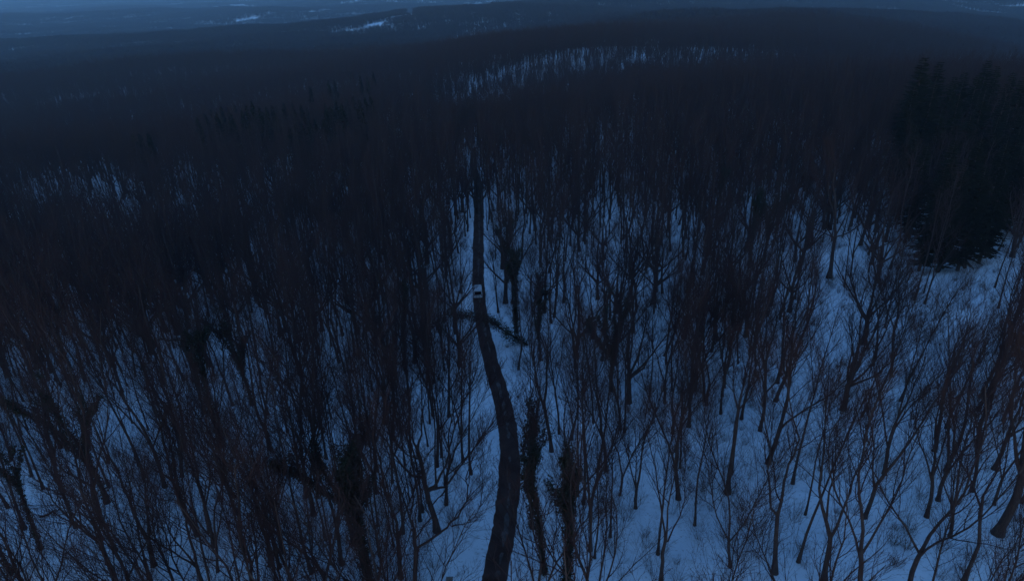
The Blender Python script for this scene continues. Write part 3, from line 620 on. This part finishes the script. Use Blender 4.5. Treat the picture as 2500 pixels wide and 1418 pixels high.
gx2, gy2 = jitter_grid(-960, 960, 330, 960, 4.7); gx3, gy3 = jitter_grid(-90, 330, 425, 700, 8.5); gx2 = np.r_[gx2, gx3]; gy2 = np.r_[gy2, gy3]; u2 = np.abs(gx2 / gy2)
kp = (u2 < .92) & ~blocked(gx2, gy2)
for x, y, g, h, w, k, c in SPR:
    if k == 'far': kp &= np.hypot(gx2 - x, gy2 - y) > 4.5
gx2, gy2 = gx2[kp], gy2[kp]; z2 = zfun(gx2, gy2); rot, scl = rs_args(len(gx2), .72, .98)
o = scatter_object('distant_bare_trees', [[(*t, 0), (*c, 1)] for _, t, c in LOD2], [M['bark'], M['twig']], np.stack([gx2, gy2, z2 - .2], 1), rs.integers(0, len(LOD2), len(gx2)), rot, scl); tag(o, 'dark brown canopy of bare woods covering the middle ridge', 'woods', kind='stuff')
print('wood', time.time() - T0, len(P1), len(gx2))
# ------------------------------------------------------------------ far woods in patches of trees
def patch(seed, size, n):
    r = np.random.default_rng(seed); g = Geo()
    for _ in range(n):
        x, y = r.uniform(-size / 2, size / 2, 2); H = r.uniform(15, 20); g.tube([(x, y, -3), (x, y, H * .8)], [.28, .14], 3)
        m = 17; az = r.uniform(0, 6.28, m); z0 = r.uniform(.5, .8, m) * H; L = r.uniform(3.5, 7, m); e = r.uniform(.35, 1.2, m)
        for a, z, l, el in zip(az, z0, L, e):
            d = (math.cos(a) * math.cos(el), math.sin(a) * math.cos(el), math.sin(el)); p = np.array([x, y, z]); q = p + np.array(d) * min(l, (H + 2.5 - z) / max(d[2], .2)); s = np.array([-d[1], d[0], 0]) * .26; t = np.array([0, 0, .26])
            g.raw([p + s, p - s, p + t, q], [(0, 1, 3), (1, 2, 3), (2, 0, 3)])
    V, F = g.bake(); return V, F
PT = [patch(900 + i, 44, 92) for i in range(6)]
def far_woods():
    P, SC, RT = [], [], []
    for y0, y1, cell in ((955, 2500, 38.0), (2500, 4800, 58.0), (4800, 9600, 100.0)):
        X, Y = jitter_grid(-y1 * .92, y1 * .92, y0, y1, cell); X = X - 0; kp = (np.abs(X / Y) < .9) & ~blocked(X, Y, cell * .35); X, Y = X[kp], Y[kp]; Z = zfun(X, Y)
        dx = (zfun(X + 25, Y) - zfun(X - 25, Y)) / 50; dy = (zfun(X, Y + 25) - zfun(X, Y - 25)) / 50
        P.append(np.stack([X, Y, Z], 1)); f = cell / 38.0; n = len(X); SC.append(np.stack([np.full(n, f * 1.1), np.full(n, f * 1.1), rs.uniform(.8, 1.1, n)], 1)); RT.append(np.stack([np.arctan(dy), -np.arctan(dx), np.zeros(n)], 1))
    P, SC, RT = map(np.concatenate, (P, SC, RT))
    o = scatter_object('far_woods', [[(V, F, 0)] for V, F in PT], [M['twig']], P, rs.integers(0, len(PT), len(P)), RT, SC); tag(o, 'far wooded hills fading into blue dusk haze', 'woods', kind='stuff'); print('far patches', len(P))
far_woods()

# ------------------------------------------------------------------ spruces
SPM = [[Tg.mesh('trunk', M['bark'], True), Cg.mesh('crown', M['needle'])] for Tg, Cg in (spruce(40 + i, 0) for i in range(3))]
SPF = [[Tg.mesh('trunk', M['bark']), Cg.mesh('crown', M['needle'])] for Tg, Cg in (spruce(50 + i, 0) for i in range(2))]
ORD1 = ['first'] + ORD[1:] + ['twenty-first', 'twenty-second', 'twenty-third']
def band(py): return 'back row' if py < 177 else 'middle rows' if py < 275 else 'front rows'
GRP = {'a': ('small spruce in the long row on the upper left slope', 'long spruce row upper left'), 'b': ('spruce in the taller clump right of the long row', 'taller spruce clump upper left'),
       'c': ('low spruce below the gap between the rows', 'low spruces below the gap'), 'd': ('spruce in the farthest line above the rows', 'farthest spruce line'), 'e': ('isolated little spruce below the long row', 'isolated little spruces')}
for n, (x, y, g, h, w, k, c) in enumerate(SPR):
    r = random.Random(n * 7 + 1); e = empty_tree('spruce', (x, y, g - .3), r.random() * 6.28); s = h / 30.0
    e.scale = (w * 1.3 if k == 'near' else .9 * w, w * 1.3 if k == 'near' else .9 * w, s)
    tm, cm = (SPM[n % 3] if k == 'near' else SPF[n % 2])
    if k == 'near':
        rowi = [m for m in range(len(spr)) if band(spr[m][1]) == band(spr[n][1])]; rk = sorted(rowi, key=lambda m: spr[m][0]).index(n)
        tag(e, 'black spruce, %s from the left in the %s of the big clump' % (ORD1[rk], band(spr[n][1])), 'tree', 'black spruces of the big clump at the right edge')
    else:
        rowi = [m for m in range(len(SPR)) if SPR[m][6] == c]; rk = sorted(rowi, key=lambda m: SPR[m][0] / SPR[m][1]).index(n)
        tag(e, '%s, %s from the left' % (GRP[c][0], ORD1[rk]), 'tree', GRP[c][1])
    link('trunk', tm, e); link('crown', cm, e)
print('spruces', time.time() - T0)

# ------------------------------------------------------------------ undergrowth: bare brush and saplings on the snow
def brush_proto(seed, H, n):
    r = random.Random(seed); g = Geo()
    for i in range(n):
        a = r.random() * 6.28; rad = r.random() * .5; d = vnorm((math.cos(a) * r.uniform(.1, .6), math.sin(a) * r.uniform(.1, .6), 1)); L = H * r.uniform(.5, 1.1)
        p = limb_pts(r, (math.cos(a) * rad, math.sin(a) * rad, -.1), d, L, 3, .12, .04); g.tube(p, radii(.013, .008, 3), 3)
        for k in range(4): q = p[r.choice([1, 2, 3])]; g.tube([q, tuple(q[j] + v * L * .3 for j, v in enumerate(tilt(d, R(r.uniform(20, 45)), r.random() * 6.28)))], [.010, .007], 3)
    return g.bake()
BR = [brush_proto(i, h, n) for i, (h, n) in enumerate([(2.2, 26), (3.2, 22), (4.5, 16), (1.5, 34), (6.5, 13), (8.0, 11), (5.5, 20)])]
bx, by = jitter_grid(-230, 230, 22, 230, 1.9); kb = (np.abs(bx / (by + 15)) < .98) & (poly_dist(bx, by, ROADXY) > 3.0) & (rs.random(bx.size) < np.clip(.31 + .34 * pnoise(bx, by, 9) + np.where(bx > 20, .06, 0), 0, 1)); bx, by = bx[kb], by[kb]
rot, scl = rs_args(len(bx), .5, 1.15, 4)
o = scatter_object('undergrowth', [[(V, F, 0)] for V, F in BR], [M['brush']], np.stack([bx, by, zfun(bx, by)], 1), rs.integers(0, 7, len(bx)), rot, scl); tag(o, 'wispy bare brush and saplings poking out of the snow', 'undergrowth', kind='stuff')
print('brush', len(bx), time.time() - T0)

# ------------------------------------------------------------------ the van on the road
def box(bm, x0, x1, y0, y1, z0, z1):
    v = [bm.verts.new(p) for p in ((x0, y0, z0), (x1, y0, z0), (x1, y1, z0), (x0, y1, z0), (x0, y0, z1), (x1, y0, z1), (x1, y1, z1), (x0, y1, z1))]
    for f in ((0, 3, 2, 1), (4, 5, 6, 7), (0, 1, 5, 4), (1, 2, 6, 5), (2, 3, 7, 6), (3, 0, 4, 7)): bm.faces.new([v[i] for i in f])
    return v
def bm_obj(name, bm, m, parent=None, bev=0.0, smooth=False, loc=None):
    bmesh.ops.recalc_face_normals(bm, faces=bm.faces)
    if bev: bmesh.ops.bevel(bm, geom=bm.edges[:], offset=bev, segments=2, affect='EDGES', profile=.6)
    me = bpy.data.meshes.new(name); bm.to_mesh(me); bm.free(); me.materials.append(m)
    if smooth:
        for p in me.polygons: p.use_smooth = True
    return link(name, me, parent, loc)
def build_van():
    b = hit(1166, 730); i = int(np.argmin(np.abs(ROAD[:, 1] - b[1]))); d = ROAD[i + 3] - ROAD[i - 3]; rz = math.atan2(d[1], d[0]) - math.pi / 2
    paint = mat('white_paint', (.50, .48, .49), .45, spec=.3); glass = mat('dark_glass', (.004, .004, .005), .15, spec=.25); trim = mat('black_trim', (.02, .02, .02), .6); red = mat('tail_lamp', (.18, .02, .015), .3); rub = mat('tyre_rubber', (.02, .02, .02), .9); alloy = mat('wheel_rim', (.35, .35, .36), .35, metallic=.8); plate = mat('plate', (.5, .5, .48), .5); lens = mat('headlamp_glass', (.5, .5, .5), .15)
    e = empty_tree('white_van', (b[0], b[1] + 2.1, float(zbase(b[0], b[1] + 2.1)) + .1), rz, 1.1); tag(e, 'small white van driving away along the wet road between the woods', 'van')
    # body: stations along the length (y, half width bottom, half width shoulder, half width roof, z bottom, z shoulder, z roof)
    st = [(-2.10, .82, .86, .80, .42, 1.02, 1.76), (-2.0, .87, .89, .82, .32, 1.04, 1.92), (-1.6, .88, .91, .83, .30, 1.04, 1.97), (0.0, .88, .92, .83, .30, 1.04, 1.98), (.75, .88, .91, .80, .30, 1.02, 1.90), (1.45, .88, .88, .70, .30, 1.00, 1.06), (2.0, .84, .84, .62, .32, .86, .92), (2.18, .72, .74, .5, .42, .68, .74)]
    bm = bmesh.new(); rows = []
    for y, a, s, r, z0, z1, z2 in st:
        row = [(-a, z0), (-s, (z0 + z1) / 2), (-s, z1), (-(s + r) / 2, (z1 + z2) / 2), (-r, z2 - .05), (-r * .85, z2), (0, z2 + .03), (r * .85, z2), (r, z2 - .05), ((s + r) / 2, (z1 + z2) / 2), (s, z1), (s, (z0 + z1) / 2), (a, z0)]
        rows.append([bm.verts.new((x, y, z)) for x, z in row])
    for p, q in zip(rows, rows[1:]):
        for k in range(len(p)): bm.faces.new((p[k], p[(k + 1) % len(p)], q[(k + 1) % len(p)], q[k]))
    bm.faces.new(rows[0]); bm.faces.new(rows[-1][::-1])
    body = bm_obj('body', bm, paint, e, smooth=False)
    bm = bmesh.new(); v = [bm.verts.new(p) for p in ((-.72, -2.125, 1.03), (.72, -2.125, 1.03), (.68, -2.12, 1.68), (-.68, -2.12, 1.68), (-.72, -2.09, 1.03), (.72, -2.09, 1.03), (.68, -2.09, 1.68), (-.68, -2.09, 1.68))]
    for f in ((0, 1, 2, 3), (0, 4, 5, 1), (1, 5, 6, 2), (2, 6, 7, 3), (3, 7, 4, 0)): bm.faces.new([v[k] for k in f])
    rw = bm_obj('rear_window', bm, glass, e)
    bm = bmesh.new(); box(bm, -.02, .30, -2.145, -2.127, 1.08, 1.105); bm_obj('wiper', bm, trim, rw)
    bm = bmesh.new(); v = [bm.verts.new(p) for p in ((-.66, .80, 1.79), (.66, .80, 1.79), (.74, 1.44, 1.12), (-.74, 1.44, 1.12), (-.66, .86, 1.84), (.66, .86, 1.84), (.74, 1.50, 1.14), (-.74, 1.50, 1.14))]
    for f in ((4, 5, 6, 7), (0, 4, 7, 3), (1, 2, 6, 5), (0, 1, 5, 4), (3, 7, 6, 2)): bm.faces.new([v[k] for k in f])
    bm_obj('windscreen', bm, glass, e)
    for s in (-1, 1):
        for y0, y1 in ((-1.75, -1.0), (-.9, -.05), (.05, .8)):
            bm = bmesh.new(); o_ = .012; v = [bm.verts.new(p) for p in ((s * (.905 + o_), y0, 1.10), (s * (.905 + o_), y1, 1.10), (s * (.845 + o_), min(y1, .68), 1.78), (s * (.845 + o_), y0, 1.78))]
            r_ = bmesh.ops.extrude_face_region(bm, geom=[bm.faces.new(v)]); bmesh.ops.translate(bm, vec=(-s * .03, 0, 0), verts=[q for q in r_['geom'] if isinstance(q, bmesh.types.BMVert)]); bm_obj('side_window', bm, glass, e)
        bm = bmesh.new(); box(bm, s * .70 - .09, s * .70 + .09, -2.16, -2.05, .80, 1.04); bm_obj('tail_light', bm, red, e, .015)
        bm = bmesh.new(); box(bm, s * .62 - .14, s * .62 + .14, 2.02, 2.17, .66, .82); bm_obj('headlight', bm, lens, e, .02)
        bm = bmesh.new(); box(bm, s * 1.0 - .09, s * 1.0 + .09, .78, .92, 1.06, 1.22); bm_obj('wing_mirror', bm, trim, e, .02)
        for y in (-1.35, 1.35):
            bm = bmesh.new(); bmesh.ops.create_cone(bm, cap_ends=True, segments=20, radius1=.32, radius2=.32, depth=.2, matrix=Matrix.Translation((s * .80, y, .30)) @ Matrix.Rotation(R(90), 4, 'Y')); w = bm_obj('wheel', bm, rub, e, .02)
            bm = bmesh.new(); bmesh.ops.create_cone(bm, cap_ends=True, segments=14, radius1=.2, radius2=.2, depth=.02, matrix=Matrix.Translation((s * .905, y, .30)) @ Matrix.Rotation(R(90), 4, 'Y')); bm_obj('rim', bm, alloy, w)
    bm = bmesh.new(); box(bm, -.84, .84, -2.20, -2.08, .34, .58); bm_obj('rear_bumper', bm, paint, e, .03)
    bm = bmesh.new(); box(bm, -.26, .26, -2.14, -2.10, .66, .78); bm_obj('number_plate', bm, plate, e)
    for x0, x1 in ((-.60, -.44), (-.38, -.20), (-.16, -.06), (.12, .30)):
        bm = bmesh.new(); box(bm, x0, x1, -2.128, -2.09, .86, .97); bm_obj('badge', bm, trim, e)
    bm = bmesh.new(); box(bm, -.74, .74, -2.17, -1.98, 1.84, 1.88); bm_obj('roof_spoiler', bm, paint, e, .01)
    bm = bmesh.new(); box(bm, -.02, .02, -1.75, -1.70, 1.95, 2.12); bm_obj('aerial', bm, trim, e)
build_van()

# ------------------------------------------------------------------ small things
def fallen(px0, px1, r, label, ivy=0):
    a, b = hit(*px0), hit(*px1); L = float(np.hypot(*(b - a)[:2])); rng = random.Random(int(px0[0])); e = empty_tree('fallen_bough', (a[0], a[1], float(zfun(a[0], a[1])) + r)); tag(e, label, 'bough')
    P = [tuple((b[j] - a[j]) * k / 5 + (rng.gauss(0, .08)) for j in range(3)) for k in range(6)]; rr = radii(r, r * .35, 5); Tg, Cg = Geo(), Geo(); Tg.tube(P, rr, 7); sp = spec('forked', 0); sp['n'] = [0, 8, 4, 2]; sp['len'] = [0, .3, .5, .5]; sp['up'] = [0, .02, .02, 0]
    grow_children((Tg, Cg), rng, P, rr, L, 1, sp); link('stem', Tg.mesh('stem', M['bark'], True), e); link('twigs', Cg.mesh('twigs', M['twig']), e)
    if ivy: g = Geo(); leaf_cloud(g, np.random.default_rng(3), P, ivy, .35, .11); link('ivy', g.mesh('ivy', M['ivy']), e)
fallen((98, 1264), (152, 1244), .16, 'dark fallen bough lying on open snow near the left edge')
fallen((395, 830), (478, 832), .2, 'ivy-covered fallen bough lying level across the left wood', 500)
fallen((688, 938), (722, 915), .18, 'short broken bough propped among poles left of centre', 160)
fallen((1128, 466), (1162, 462), .3, 'dark bough lying beside the road beyond the van, at the narrow snow gap', 500)
def marker():
    p = hit(1098, 1424); z = float(zfun(p[0], p[1])); st = mat('stone', (.16, .12, .10), .9, scale=6, rgb2=(.26, .2, .17), bump=.5)
    e = empty_tree('stone_marker', (p[0], p[1], z)); tag(e, 'small square stone marker with a knob on top at the bottom edge', 'marker')
    bm = bmesh.new(); box(bm, -.3, .3, -.3, .3, -.3, .55); bm_obj('block', bm, st, e, .03)
    bm = bmesh.new(); box(bm, -.36, .36, -.36, .36, .55, .64); bm_obj('cap', bm, st, e, .02)
    bm = bmesh.new(); bmesh.ops.create_uvsphere(bm, u_segments=10, v_segments=8, radius=.12, matrix=Matrix.Translation((0, 0, .74))); bm_obj('knob', bm, st, e, smooth=True)
marker()

# ------------------------------------------------------------------ the dusk air
bm = bmesh.new(); box(bm, -11000, 11000, -120, 10400, -125, 68.5)
hz = bpy.data.materials.new('haze'); hz.use_nodes = True; nt = hz.node_tree; nt.nodes.clear(); ou = nt.nodes.new('ShaderNodeOutputMaterial'); pv = nt.nodes.new('ShaderNodeVolumePrincipled')
pv.inputs['Color'].default_value = (.52, .74, .97, 1); pv.inputs['Density'].default_value = 0.78e-4; nt.links.new(pv.outputs[0], ou.inputs['Volume'])
o = bm_obj('haze', bm, hz); tag(o, 'pale blue dusk haze over the woods', 'haze', kind='stuff')
print('done', time.time() - T0)
